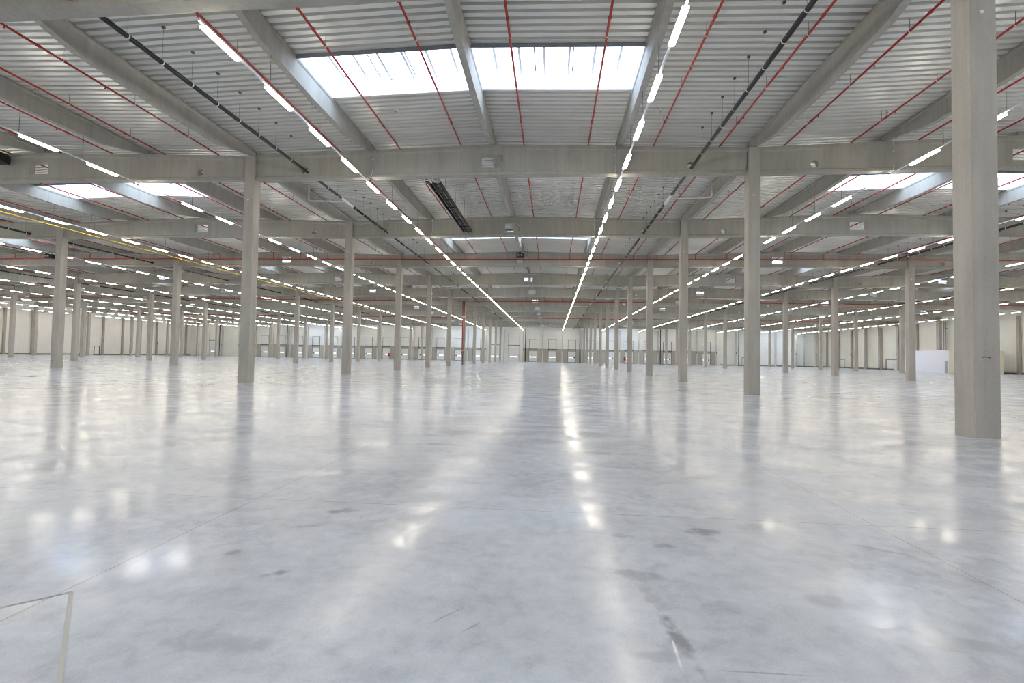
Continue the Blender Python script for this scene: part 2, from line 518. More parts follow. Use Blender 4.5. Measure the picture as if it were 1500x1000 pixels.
# skylights
def skylight(n, s):
    x0, x1, y0, y1, i, k = s
    za, zb = roof(x0), roof(x1)
    near = -1 <= k <= 5 and in_frame((x0 + x1) / 2, (y0 + y1) / 2, za, 0.25)
    H = 0.66
    m = MB()
    def wall(p, q, t):
        b = len(m.v)
        for (x, y), z in ((p, roof(p[0])), (q, roof(q[0]))):
            m.v += [(x, y, z - 0.02), (x + t[0], y + t[1], z - 0.02), (x + t[0], y + t[1], z + H), (x, y, z + H)]
        for a in range(4):
            c = (a + 1) % 4
            m.face((b + a, b + c, b + 4 + c, b + 4 + a))
        m.face((b, b + 1, b + 2, b + 3)); m.face((b + 4, b + 5, b + 6, b + 7))
    wall((x0, y1), (x1, y1), (0, 0.05)); wall((x0, y0), (x1, y0), (0, -0.05))
    wall((x0, y0), (x0, y1), (-0.05, 0)); wall((x1, y0), (x1, y1), (0.05, 0))
    root = struct('window_%d' % n, m.mesh('skylight_curb', M['curb']), None)
    p = MB()
    p.v = [(x0, y0, za + H), (x1, y0, zb + H), (x1, y1, zb + H), (x0, y1, za + H)]
    p.face((0, 1, 2, 3))
    ob('pane', p.mesh('skylight_pane', M['glass']), root)
    if near:
        nb = 6
        for t in range(nb):
            f = (t + 0.7) / (nb + 0.4)
            x = x0 + (x1 - x0) * f
            z = za + (zb - za) * f + H
            g = MB(); g.box(x - 0.042, x + 0.042, y0, y1, z - 0.08, z - 0.004)
            ob('glazing_bar', g.mesh('glazing_bar', M['rail_white']), root)
        g = MB()
        b = 0
        g.v = [(x0 - 0.05, y0 - 0.06, za - 0.13), (x1 + 0.05, y0 - 0.06, zb - 0.13), (x1 + 0.05, y0 - 0.06, zb + 0.02), (x0 - 0.05, y0 - 0.06, za + 0.02),
               (x0 - 0.05, y0 - 0.03, za - 0.13), (x1 + 0.05, y0 - 0.03, zb - 0.13), (x1 + 0.05, y0 - 0.03, zb + 0.02), (x0 - 0.05, y0 - 0.03, za + 0.02)]
        for q in ((0, 1, 2, 3), (4, 7, 6, 5), (0, 4, 5, 1), (3, 2, 6, 7), (0, 3, 7, 4), (1, 5, 6, 2)): g.face(q)
        ob('flashing', g.mesh('flashing', M['flash']), root)
        if k in (0, 1):
            for f in (0.36, 0.60):
                x = x0 + (x1 - x0) * f
                z = za + (zb - za) * f + H
                g = MB(); g.tube([(x, y0 + 0.2, z - 0.09), (x + 0.02, y1 - 0.3, z - 0.13)], 0.022, 6)
                ob('opening_rod', g.mesh('opening_rod', M['rod']), root)
for n, s in enumerate(SKY): skylight(n + 1, s)

# ------------------------------------------------------------------ columns
def column_mesh():
    h = CS / 2; c = 0.018
    p = [(-h + c, -h), (h - c, -h), (h, -h + c), (h, h - c), (h - c, h), (-h + c, h), (-h, h - c), (-h, -h + c)]
    m = MB(); n = 8
    m.v = [(x, y, 0) for x, y in p] + [(x, y, TOP - 0.01) for x, y in p]
    for i in range(n):
        j = (i + 1) % n
        m.face((i, j, n + j, n + i))
    m.face(list(range(n - 1, -1, -1))); m.face(list(range(n, 2 * n)))
    return m.mesh('concrete_column', M['concrete'])
COLM = column_mesh()
m = MB(); m.tube([(0, 0.004, 0), (0, -0.012, 0)], 0.043, 16)
DISC = m.mesh('cap', M['white'])
m = MB(); m.tube([(0, 0, 0.0), (0.05, -0.006, 0.012), (0.11, 0.0, 0.004), (0.16, -0.004, -0.014)], 0.010, 6)
MARK = m.mesh('anchor', M['dark'])
def line_name(i):
    d = i - R0
    if d >= 0: return '%s row right of the aisle' % nth(d + 1)
    return '%s row left of the aisle' % nth(-d)
HIDE_COL = set()
for i, x in enumerate(LX):
    seen = 0
    for k in range(0, 12):
        y = FY(k) + CS / 2
        if not any(in_frame(x + dx, y, z, -0.001) for dx in (-0.25, 0.25) for z in (0.3, 3, 7, 10)): continue
        seen += 1
        if (i, k) in HIDE_COL: continue
        o = ob('concrete_column', COLM, None, (x, y, 0))
        extra = 'nearest, ' if False else ''
        tag(o, 'square concrete column, %s from the camera in the %s' % (nth(seen), line_name(i)), 'column', 'roof columns')
        if k <= 5:
            ob('cap', DISC, o, (-0.04, -CS / 2, 9.23))
        if i == R0 and k == 0:
            ob('anchor', MARK, o, (-0.10, -CS / 2 - 0.004, 1.72))
        if i == 3 and k == 2:
            ob('anchor', MARK, o, (-0.10, -CS / 2 - 0.004, 0.62))

# ------------------------------------------------------------------ girders with holes
def girder_mesh(W, hole=True):
    h = W / 2 - CS / 2 - 0.025
    def zb(x): return BOT + BOTR * (1 - abs(x) / (W / 2))
    def zt(x): return TOP + TOPR * (1 - abs(x) / (W / 2))
    wt, fl = 0.13, 0.205
    m = MB()
    lo = lambda x: zb(x) + 0.16
    hi = lambda x: zt(x) - 0.22
    def quad(a, b_, c, d):
        b = len(m.v)
        m.v.extend([a, b_, c, d]); m.face((b, b + 1, b + 2, b + 3))
    def solid(x0, x1, f0, f1, g0, g1):
        """web piece from height f to height g, both faces"""
        for y in (-wt, wt):
            quad((x0, y, f0), (x1, y, f1), (x1, y, g1), (x0, y, g0))
    a, hh, zc = W * 0.384, 0.195, 10.70
    xs_ = [-h, -a - hh, -a + hh, -0.53, 0, 0.53, a - hh, a + hh, h]
    for x0, x1 in zip(xs_, xs_[1:]):
        xm = (x0 + x1) / 2
        if abs(xm) < 0.5:
            solid(x0, x1, lo(x0), lo(x1), 10.74, 10.74); solid(x0, x1, 11.36, 11.36, hi(x0), hi(x1))
            for z in (10.74, 11.36): quad((x0, -wt, z), (x1, -wt, z), (x1, wt, z), (x0, wt, z))
            if abs(x0) > 0.5 or abs(x1) > 0.5:
                x = x0 if abs(x0) > 0.5 else x1
                quad((x, -wt, 10.74), (x, wt, 10.74), (x, wt, 11.36), (x, -wt, 11.36))
        elif abs(abs(xm) - a) < 0.01:
            solid(x0, x1, lo(x0), lo(x1), zc - hh, zc - hh); solid(x0, x1, zc + hh, zc + hh, hi(x0), hi(x1))
            N = 24
            for t in range(N):
                A, B = 2 * PI * t / N + PI / 4, 2 * PI * (t + 1) / N + PI / 4
                def sq(u):
                    c_, s_ = math.cos(u), math.sin(u)
                    k_ = hh / max(abs(c_), abs(s_))
                    return xm + c_ * k_, zc + s_ * k_
                (ax, az), (bx, bz) = sq(A), sq(B)
                cx, cz, dx, dz = xm + 0.18 * math.cos(A), zc + 0.18 * math.sin(A), xm + 0.18 * math.cos(B), zc + 0.18 * math.sin(B)
                for y in (-wt, wt): quad((ax, y, az), (bx, y, bz), (dx, y, dz), (cx, y, cz))
                quad((cx, -wt, cz), (dx, -wt, dz), (dx, wt, dz), (cx, wt, cz))
        else:
            solid(x0, x1, lo(x0), lo(x1), hi(x0), hi(x1))
    for x in (-h, h): quad((x, -wt, lo(x)), (x, wt, lo(x)), (x, wt, hi(x)), (x, -wt, hi(x)))
    # flanges as swept sections
    for sec in ([(-fl, 0, 'b'), (fl, 0, 'b'), (fl, 0.11, 'b'), (wt, 0.165, 'b'), (-wt, 0.165, 'b'), (-fl, 0.11, 'b')],
                [(-fl, 0, 't'), (fl, 0, 't'), (fl, -0.16, 't'), (wt, -0.225, 't'), (-wt, -0.225, 't'), (-fl, -0.16, 't')]):
        st = []
        for x in (-h, 0, h):
            st.append(len(m.v))
            for yy, dz, w in sec:
                m.v.append((x, yy, (zb(x) if w == 'b' else zt(x)) + dz))
        L = len(sec)
        for s0, s1 in zip(st, st[1:]):
            for a in range(L):
                c = (a + 1) % L
                m.face((s0 + a, s0 + c, s1 + c, s1 + a))
        m.face([st[0] + a for a in range(L)]); m.face([st[-1] + a for a in range(L)])
    return m.mesh('roof_girder', M['girder'])
BAYN = {}
for i in range(len(LX) - 1):
    d = i - (R0 - 1)
    BAYN[i] = 'centre bay' if d == 0 else ('%s bay right of centre' % nth(d) if d > 0 else '%s bay left of centre' % nth(-d))
HIDE_GIR = set()
for i in range(len(LX) - 1):
    W = LX[i + 1] - LX[i]; c = (LX[i] + LX[i + 1]) / 2
    gm = girder_mesh(W)
    cnt = 0
    for k in range(0, 13):
        y = FY(k) + CS / 2
        if not any(in_frame(c + W / 2 * t, y, z, 0.01) for t in (-0.95, -0.7, -0.45, -0.2, 0, 0.2, 0.45, 0.7, 0.95) for z in (10.25, 11.2)): continue
        cnt += 1
        if (i, k) in HIDE_GIR or k == 12: continue
        o = ob('roof_girder', gm, None, (c, y, 0))
        tag(o, 'concrete girder, %s from the camera in the %s' % (nth(cnt), BAYN[i]), 'girder', 'roof girders')

# ------------------------------------------------------------------ purlins
def purlin_mesh():
    """fish-bellied T: origin at the underside of the roof sheet, x=0, y from 0 (front) to DY - 0.0"""
    m = MB()
    L = DY - 0.03
    stn = [(0.02, 0.26), (0.30, 0.26), (2.6, 0.74), (L / 2, 0.82), (L - 2.6, 0.74), (L - 0.30, 0.26), (L - 0.02, 0.26)]
    st = []
    for y, d in stn:
        st.append(len(m.v))
        for x, z in ((-0.17, 0), (0.17, 0), (0.17, -0.09), (0.135, -0.15), (0.115, -d), (-0.115, -d), (-0.135, -0.15), (-0.17, -0.09)):
            m.v.append((x, y, z - 0.014))
    for s0, s1 in zip(st, st[1:]):
        for a in range(8):
            c = (a + 1) % 8
            m.face((s0 + a, s0 + c, s1 + c, s1 + a))
    m.face([st[0] + a for a in range(8)]); m.face([st[-1] + a for a in range(8)])
    return m.mesh('roof_purlin', M['purlin'])
PUR = purlin_mesh()
STRIP = {0: 'front strip of roof', 1: 'second strip of roof', 2: 'third strip of roof', 3: 'fourth strip of roof', 4: 'fifth strip of roof', 5: 'sixth strip of roof'}
def side_name(n, c):
    """n-th to the right (positive) or left (negative) of the line above the centre aisle"""
    if n == 0: return 'on the centre ridge'
    return '%s %s of the centre ridge' % (nth(abs(n)), 'right' if n > 0 else 'left')
ICEN = min(range(len(QL)), key=lambda j: abs(QL[j] + 3.1))
HIDE_PUR = set()
for k in range(0, 5):
    for j, x in enumerate(QL):
        ya = FY(k) + CS / 2
        if not any(in_frame(x, ya + t * DY, 11.4, -0.002) for t in (0.02, .15, .3, .45, .6, .75, .9, 0.98)): continue
        if (k, j) in HIDE_PUR: continue
        o = ob('roof_purlin', PUR, None, (x, ya + 0.015, roof(x)))
        tag(o, 'tapered concrete roof purlin, %s, %s' % (side_name(j - ICEN, 0), STRIP[k]), 'purlin', 'roof purlins')

# ------------------------------------------------------------------ strip lights and their rails
LZ = 10.02
def light_meshes():
    LENS = [(-0.080, 0.036), (-0.086, -0.018), (-0.068, -0.036), (0.068, -0.036), (0.086, -0.018), (0.080, 0.036)]
    h = MB(); h.prism_y([(-0.060, 0.056), (-0.080, 0.037), (0.080, 0.037), (0.060, 0.056)], 0, 1.44)
    d = MB(); d.prism_y(LENS, 0.005, 1.435)
    w = MB()
    w.prism_y([(-0.060, 0.056), (-0.080, 0.037), (0.080, 0.037), (0.060, 0.056)], 0, 1.44, 0)
    w.prism_y(LENS, 0.005, 1.435, 1)
    return h.mesh('housing', M['white']), d.mesh('diffuser', M['lamp']), w
HOUS, DIFF, WHOLE_MB = light_meshes()
WHOLE = WHOLE_MB.mesh('strip_light', [M['white'], M['lamp']])
ROWS = []                                                                # light rows: quarter lines next to the ridges
for i in range(len(LX) - 1):
    q = (LX[i + 1] - LX[i]) / 4
    ROWS += [LX[i] + q, LX[i + 1] - q]
ROWS = [LX[0] - 5.92] + ROWS
IR = min(range(len(ROWS)), key=lambda j: abs(ROWS[j] - 3.1))             # first row right of the centre
def row_name(j):
    d = j - IR
    return '%s row %s of the ridge' % (nth(d + 1) if d >= 0 else nth(-d), 'right' if d >= 0 else 'left')
PITCH, START = 2.866, 11.74
cand, rest = [], []
HIDE_LIGHT = set([(5, 26), (6, 32), (7, 22), (7, 31), (8, 7), (8, 30), (8, 36), (11, 9), (11, 16), (11, 23), (11, 29), (11, 30), (11, 36), (12, 7), (12, 19), (12, 20), (12, 31), (12, 32), (13, 12), (13, 25), (13, 29), (13, 30), (14, 17), (14, 18), (15, 22), (15, 23), (15, 27), (16, 27)])
for j, x in enumerate(ROWS):
    cnt = 0
    for s in range(-9, 50):
        y = START + PITCH * s
        if y > YB - 2: continue
        vis = in_frame(x, y + 0.75, LZ, 0.0)
        if vis: cnt += 1
        if vis and (j, s) not in HIDE_LIGHT: cand.append((math.hypot(x, y), j, s, x, y, cnt))
        else: rest.append((x, y))
cand.sort()
for dist, j, s, x, y, cnt in cand[:300]:
    lab = 'lit LED strip, %s from the camera in the %s' % (nth(cnt), row_name(j))
    if y < 52:
        e = ob('strip_light', None, None, (x, y, LZ))
        ob('housing', HOUS, e); ob('diffuser', DIFF, e)
    else:
        e = ob('strip_light', WHOLE, None, (x, y, LZ))
    tag(e, lab, 'light', 'strip lights')
rest += [(c[3], c[4]) for c in cand[300:]]
mb = MB()
for x, y in rest:
    b = len(mb.v)
    mb.v += [(vx + x, vy + y, vz + LZ) for vx, vy, vz in WHOLE_MB.v]
    mb.f += [tuple(b + i for i in f) for f in WHOLE_MB.f]; mb.mi += WHOLE_MB.mi
for x in ROWS: mb.box(x - 0.032, x + 0.032, YF + 1, START - PITCH + 1.5, LZ + 0.058, LZ + 0.098)
o = ob('distant_and_rear_strip_lights', mb.mesh('distant_and_rear_strip_lights', [M['white'], M['lamp']]))  # far lights, plus unseen ones added behind the camera to light the near floor
tag(o, 'far lit strip lights under the roof, with unseen rows added behind the camera', 'lights', None, 'stuff')

m = MB(); m.tube([(0, 0, 0), (0, 0, 1)], 0.008, 5)
WIRE = m.mesh('hanger', M['rod'])
for j, x in enumerate(ROWS):
    m = MB(); m.box(-0.032, 0.032, START - 0.16, YB - 1.2, LZ + 0.058, LZ + 0.098)
    o = ob('lighting_rail', m.mesh('lighting_rail', M['rail_white']), None, (x, 0, 0))
    tag(o, 'long white lighting rail carrying the %s' % row_name(j), 'rail', 'lighting rails')
    near = -42 < x < 32
    nh = 0
    for k in range(0, 6 if near else 3):
        for t in ((0.28, 0.5, 0.72) if near else (0.5,)):
            y = FY(k) + CS / 2 + DY * t
            if not in_frame(x, y, 10.6, 0.05): continue
            d = 0.82 if t == 0.5 else 0.76
            nh += 1
            w = ob('hanger', WIRE, o, (0, y, LZ + 0.098)); w.scale = (1, 1, roof(x) - d - LZ - 0.12)
    if not nh:
        w = ob('hanger', WIRE, o, (0, FY(8) + CS / 2 + DY / 2, LZ + 0.098)); w.scale = (1, 1, roof(x) - 0.82 - LZ - 0.12)

# flexible conduits looping down the girders to the rails
def conduit(x, k, side, lab):
    y = FY(k) + CS / 2 - 0.205
    zt = TOP + TOPR * rise(x)
    m = MB()
    m.tube([(0, -0.02, zt - 0.02), (0.02, -0.03, zt - 0.3), (0.02, -0.03, zt - 0.95), (-0.02, -0.06, zt - 1.22), (-0.12 * side, -0.14, LZ + 0.12), (-0.16 * side, -0.30, LZ + 0.115)], 0.012, 6)
    o = ob('flexible_conduit', m.mesh('flexible_conduit', M['rail_white'], True), None, (x + 0.22 * side, y, 0))
    tag(o, lab, 'conduit', 'conduits')
    m = MB(); m.box(-0.03, 0.03, -0.05, 0.0, zt - 0.5, zt - 0.46)
    ob('hanger', m.mesh('clip', M['clip']), o)
conduit(-9.24, 1, 1, 'thin grey conduit looping down the first full girder, left light row')
conduit(3.07, 1, -1, 'thin grey conduit looping down the first full girder, right of the ridge')
conduit(15.09, 1, 1, 'thin grey conduit looping down the first full girder beyond the near column row')
conduit(-9.24, 2, 1, 'thin grey conduit on the second full girder, left of the ridge')
conduit(3.07, 2, -1, 'thin grey conduit on the second full girder, right of the ridge')

# ------------------------------------------------------------------ sprinkler pipes
def spz(x): return roof(x) - 0.40
SPX = [-10.6, -7.56, -4.54, -1.5, 1.54, 4.56, 7.55] + [10.42 + 2.9 * n for n in range(24)] + [-16.9 - 2.88 * n for n in range(35)]
SPX.sort()
SPI = {round(x, 2): n for n, x in enumerate(SPX)}
SP0 = min(range(len(SPX)), key=lambda j: abs(SPX[j] + 1.5))
PL = DY - 0.42 - 0.06 - 0.26
m = MB(); m.tube([(0, 0, 0), (0, PL, 0)], 0.037, 8); SPPIPE = m.mesh('pipe', M['red'], True)
m = MB(); m.tube([(0, -0.05, 0), (0, 0.05, 0)], 0.054, 8); SPCOUP = m.mesh('coupling', M['red'])
m = MB(); m.tube([(0, 0, -0.02), (0, 0, -0.085)], 0.018, 6).tube([(0, 0, -0.085), (0, 0, -0.10)], 0.032, 6); SPHEAD = m.mesh('sprinkler_head', M['red'])
m = MB(); m.tube([(0, -0.012, 0), (0, 0.012, 0)], 0.046, 8); SPCLIP = m.mesh('clip', M['clip'])
m = MB(); m.tube([(0, 0, 0.03), (0, 0, 0.395)], 0.006, 5); SPROD = m.mesh('hanger', M['rod'])
HIDE_SP = set([(2, 22), (2, 24), (2, 26), (2, 52), (3, 15), (3, 17), (3, 24), (3, 26), (3, 54), (4, 13), (4, 15), (4, 17), (4, 24), (4, 26), (4, 28), (4, 32), (4, 48), (4, 50), (4, 52), (4, 58), (5, 5), (5, 8), (5, 14), (5, 24), (5, 44), (5, 50), (5, 54), (5, 61), (5, 62)])
for k in range(0, 6):
    for j, x in enumerate(SPX):
        if not XL < x < XR: continue
        ya = FY(k) + CS / 2 + 0.235
        if not any(in_frame(x, ya + t * PL, spz(x), 0.0) for t in (0, .2, .4, .6, .8, 1)): continue
        if min(abs(x - l) for l in LX) < 0.30: continue
        if (k, j) in HIDE_SP: continue
        d = j - SP0
        lab = 'thin red sprinkler pipe, %s, %s' % ('beside the centre ridge' if d == 0 else '%s pipe %s of the ridge pipe' % (nth(abs(d)), 'right' if d > 0 else 'left'), STRIP[k])
        if k <= 2:
            e = ob('sprinkler_pipe', None, None, (x, ya, spz(x)))
            ob('pipe', SPPIPE, e)
            for t in (1.6, 5.0, 8.4): ob('sprinkler_head', SPHEAD, e, (0, t, 0))
            for t in (0.5, 3.4, 6.3, 9.2): ob('clip', SPCLIP, e, (0, t, 0))
            for t in (2.6, 8.9): ob('coupling', SPCOUP, e, (0, t, 0))
            for t in (0.5, 3.4, 6.3, 9.2):
                ya2 = ya + t
                if any(s[0] - 0.1 < x < s[1] + 0.1 and s[2] - 0.1 < ya2 < s[3] + 0.1 for s in SKY): continue
                ob('hanger', SPROD, e, (0, t, 0))
        else:
            e = ob('sprinkler_pipe', SPPIPE, None, (x, ya, spz(x)))
            ob('hanger', SPROD, e, (0, 0.5, 0)); ob('hanger', SPROD, e, (0, 9.2, 0))
        tag(e, lab, 'pipe', 'sprinkler branch pipes')

# red mains across the hall in front of three girder lines
MZ = 11.02
for n, k in enumerate((3, 6, 9)):
    y = FY(k) - 0.13
    xa, xb = {3: (-62, 50), 6: (-100, 74), 9: (-120, 80)}[k]
    o = ob('sprinkler_main', None, None, (0, y, MZ))
    tag(o, 'red sprinkler main running across the hall, %s from the camera' % nth(n + 1), 'pipe', 'sprinkler mains')
    m = MB(); m.tube([(xa, 0, 0), (xb, 0, 0)], 0.062, 8); ob('pipe', m.mesh('pipe', M['red'], True), o)
    for x in SPX:
        if xa < x < xb and min(abs(x - l) for l in LX) > 0.3:
            if not in_frame(x, y, 11.2, 0.0): continue
            m = MB(); m.tube([(x, 0, 0.05), (x, 0, spz(x) - MZ - 0.03), (x, -0.03, spz(x) - MZ), (x, -0.105, spz(x) - MZ)], 0.028, 6)
            ob('riser', m.mesh('riser', M['red'], True), o)
    for x in QL:
        if xa < x < xb and in_frame(x, y, 11.2, 0.0):
            m = MB(); m.tube([(x + 0.5, 0.0, 0.06), (x + 0.5, 0.0, roof(x + 0.5) - MZ)], 0.007, 5)
            ob('hanger', m.mesh('hanger', M['rod']), o)

# red risers on a column of the row left of the aisle
o = ob('sprinkler_riser', None, None, (LX[4], FY(6) - 0.25, 0))
tag(o, 'pair of red vertical sprinkler pipes on a column left of the aisle', 'pipe')
for s in (-0.13, 0.13):
    m = MB(); m.tube([(s, 0, 1.75), (s, 0, MZ - 0.09)], 0.065, 8); ob('pipe', m.mesh('pipe', M['red'], True), o)
m = MB(); m.box(-0.26, 0.26, -0.12, 0.12, 8.2, 8.32); ob('clamp', m.mesh('clamp', M['clip']), o)
m = MB(); m.box(-0.26, 0.26, -0.12, 0.12, 2.4, 2.5); ob('clamp', m.mesh('clamp', M['clip']), o)
m = MB(); m.box(-0.05, 0.05, -0.05, 0.05, 0, 1.75); ob('stand', m.mesh('stand', M['dark']), o)

# ------------------------------------------------------------------ black drainage pipes through the girder holes
def drain(x, lab, ya, yb, side, branches, group='drainage pipes'):
    o = ob('drainage_pipe', None, None, (x, 0, 10.69))
    tag(o, lab, 'pipe', group)
    segs, y = [], ya
    for b in branches:
        segs.append((y, b - 0.85)); y = b + 0.85
    segs.append((y, yb))
    for a, b in segs:
        m = MB(); m.tube([(0, a, 0), (0, b, 0)], 0.075, 10); ob('pipe', m.mesh('pipe', M['black'], True), o)
    y = ya + 0.9
    while y < min(yb, 62):
        if not any(abs(y - b) < 0.9 for b in branches) and in_frame(x, y, 10.7, 0.02):
            inb = any(abs(y - (FY(k) + CS / 2)) < 0.35 for k in range(12))
            if not inb:
                m = MB(); m.tube([(0, y - 0.02, 0), (0, y + 0.02, 0)], 0.084, 10); ob('clip', m.mesh('clip', M['clip']), o)
                m = MB(); m.tube([(0, y, 0.07), (0, y, roof(x) - 10.70)], 0.0045, 5); h = ob('hanger', m.mesh('hanger', M['rod']), o)
                m = MB(); m.box(-0.04, 0.04, y - 0.04, y + 0.04, roof(x) - 10.76, roof(x) - 10.70); ob('plate', m.mesh('plate', M['rod']), h)
        y += 1.27
    for b in branches:
        m = MB(); m.tube([(0, b - 0.85, 0), (0, b + 0.85, 0)], 0.080, 10); w = ob('white_section', m.mesh('white_section', M['white'], True), o)
        w['label'] = 'white pipe section'
        zt = roof(x + side * 2.4) - 10.69 - 0.03
        m = MB(); m.tube([(side * 0.05, b, 0.03), (side * 2.25, b, 0.10), (side * 2.36, b, 0.13), (side * 2.42, b, 0.22), (side * 2.42, b, zt)], 0.045, 8)
        w = ob('white_branch', m.mesh('white_branch', M['white'], True), o)
        w['label'] = 'white branch pipe turning up to the roof'
brs = [28.2, 63.9, 99.8]
drain(-12.5, 'black drainage pipe under the roof left of the centre light rows', 9.5, 153, -1, brs)
drain(6.46, 'black drainage pipe under the roof right of the centre light rows', 9.5, 153, 1, brs)
drain(-41.85, 'black drainage pipe under the roof beside the second column row on the left', 24, 153, 1, [63.9])
drain(29.95, 'black drainage pipe under the roof beside the second column row on the right', 30, 153, 1, [75.5])
drain(-65.76, 'black drainage pipe under the roof beside the third column row on the left', 40, 153, 1, [64.5])
drain(53.47, 'black drainage pipe under the roof beside the third column row on the right', 46, 153, 1, [])

# ------------------------------------------------------------------ yellow gas pipe
o = ob('gas_pipe', None, None, (-34.0, 0, 9.93))
tag(o, 'thin yellow gas pipe running under the roof on the left', 'pipe')
m = MB(); m.tube([(0, 22, 0), (0, 100, 0)], 0.026, 8); ob('pipe', m.mesh('pipe', M['yellow'], True), o)
for k in range(1, 6):
    for t in (2, 6, 10):
        m = MB(); m.tube([(0, FY(k) + t, 0.03), (0, FY(k) + t, roof(-34) - 9.93 - 0.01)], 0.006, 5); ob('hanger', m.mesh('hanger', M['rod']), o)

# ------------------------------------------------------------------ black tube heater under the roof
o = ob('tube_heater', None, None, (-6.30, 24.35, 10.60))
tag(o, 'long black ladder-like tube heater hung beside the ridge', 'heater')
HL = 10.75
for s, nm in ((-0.30, 'side_rail'), (0.30, 'side_rail'), (0.02, 'middle_rail')):
    m = MB(); m.box(s - 0.02, s + 0.02, 0.55, HL, -0.05, 0.10); ob(nm, m.mesh(nm, M['black']), o)
for s in (-0.15, 0.16):
    m = MB(); m.tube([(s, 0.3, 0.05), (s, HL - 0.1, 0.05)], 0.055, 10); ob('heating_tube', m.mesh('heating_tube', M['dark'], True), o)
m = MB(); m.box(-0.30, 0.02, 0.7, HL, 0.11, 0.125); ob('reflector', m.mesh('reflector', M['black']), o)
t = 1.7
while t < HL:
    m = MB(); m.box(-0.32, 0.32, t - 0.025, t + 0.025, -0.062, -0.01); ob('cross_bar', m.mesh('cross_bar', M['black']), o)
    t += 1.45
m = MB(); m.box(-0.48, -0.10, 0.0, 0.42, -0.06, 0.30); bb = ob('burner_box', m.mesh('burner_box', M['white']), o)
bb['label'] = 'white burner box'
m = MB(); m.tube([(-0.29, -0.005, 0.11), (-0.29, -0.03, 0.11)], 0.13, 16); ob('fan', m.mesh('fan', M['black']), bb)
m = MB(); m.tube([(-0.29, -0.032, 0.11), (-0.29, -0.045, 0.11)], 0.035, 10); ob('hub', m.mesh('hub', M['steel']), bb)
m = MB(); m.box(-0.40, -0.18, 0.08, 0.34, -0.10, -0.061); ob('valve', m.mesh('valve', M['black']), bb)
m = MB(); m.tube([(0.04, 0.22, 0.06), (0.30, 0.22, 0.06)], 0.16, 14); w = ob('air_drum', m.mesh('air_drum', M['steel'], False), o); w['label'] = 'grey round air drum'
m = MB(); m.tube([(-0.40, 0.2, -0.03), (-0.36, 0.9, -0.02), (-0.345, HL - 0.8, 0.0)], 0.014, 6); w = ob('cable', m.mesh('cable', M['red'], True), o); w['label'] = 'thin red cable'
t = 1.7
while t < HL:
    for s in (-0.30, 0.30):
        m = MB(); m.tube([(s, t, 0.10), (s, t, roof(-6.3 + s) - 10.61)], 0.006, 5); ob('hanger', m.mesh('hanger', M['rod']), o)
    t += 2.9

# twin-drum units under the ridges, in front of the red main and at the edge
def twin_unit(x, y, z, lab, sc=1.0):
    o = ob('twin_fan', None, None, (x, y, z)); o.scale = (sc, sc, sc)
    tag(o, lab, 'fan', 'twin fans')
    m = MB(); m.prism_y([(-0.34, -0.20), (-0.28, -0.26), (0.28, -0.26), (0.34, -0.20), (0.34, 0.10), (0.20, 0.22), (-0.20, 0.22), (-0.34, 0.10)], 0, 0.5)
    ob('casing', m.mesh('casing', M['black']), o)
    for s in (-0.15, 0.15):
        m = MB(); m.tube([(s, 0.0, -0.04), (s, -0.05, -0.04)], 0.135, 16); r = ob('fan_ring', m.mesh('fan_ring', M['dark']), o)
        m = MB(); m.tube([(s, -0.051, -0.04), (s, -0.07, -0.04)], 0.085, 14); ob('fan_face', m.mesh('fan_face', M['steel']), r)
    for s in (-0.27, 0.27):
        m = MB(); m.box(s - 0.04, s + 0.04, -0.02, 0.06, 0.16, 0.26); ob('bracket', m.mesh('bracket', M['white']), o)  # white blocks stand for the two bright glints on top of the casing
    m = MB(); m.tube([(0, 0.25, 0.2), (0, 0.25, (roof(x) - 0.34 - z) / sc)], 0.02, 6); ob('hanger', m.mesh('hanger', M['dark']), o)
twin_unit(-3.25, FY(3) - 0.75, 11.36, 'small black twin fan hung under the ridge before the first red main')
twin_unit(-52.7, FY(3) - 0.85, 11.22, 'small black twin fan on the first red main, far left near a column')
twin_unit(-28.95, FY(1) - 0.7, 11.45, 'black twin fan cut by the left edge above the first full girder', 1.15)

# smoke detectors on the sheeting
for x, y, lab in ((-6.8, 20.0, 'small white smoke detector on the sheeting left of the ridge'), (4.3, 20.3, 'small white smoke detector beside the right light row'),
                  (13.5, 20.8, 'small white smoke detector on the sheeting beyond the near column row')):
    m = MB(); m.tube([(0, 0, -0.02), (0, 0, -0.10)], 0.09, 14); o = ob('smoke_detector', m.mesh('smoke_detector', M['white']), None, (x, y, roof(x) + 0.02))
    m = MB(); m.tube([(0, 0, -0.101), (0, 0, -0.15)], 0.05, 12); ob('sensor', m.mesh('sensor', M['steel']), o)
    tag(o, lab, 'smoke detector', 'smoke detectors')

# ------------------------------------------------------------------ far wall: posts, plinth, dock doors, downpipes
DX0, DX1 = -105.0, 51.0
posts = [q for q in QL]
centres = [((a + b) / 2) for a, b in zip(QL, QL[1:])]
GROUND = {min(centres, key=lambda c: abs(c - t)) for t in (-11.8, -18.2, -116)}
PLH = 4.25
m = MB()
for a, b in zip(QL, QL[1:]):
    c = (a + b) / 2
    if not DX0 < c < DX1 or c in GROUND: continue
    m.box(a, c - 1.28, YB - 0.12, YB, 0, PLH); m.box(c + 1.28, b, YB - 0.12, YB, 0, PLH)
    m.box(c - 1.28, c + 1.28, YB - 0.12, YB, 3.45, PLH)
struct('trim_2', m.mesh('dock_plinth', M['plinth']), 'grey concrete plinth around the dock doors')

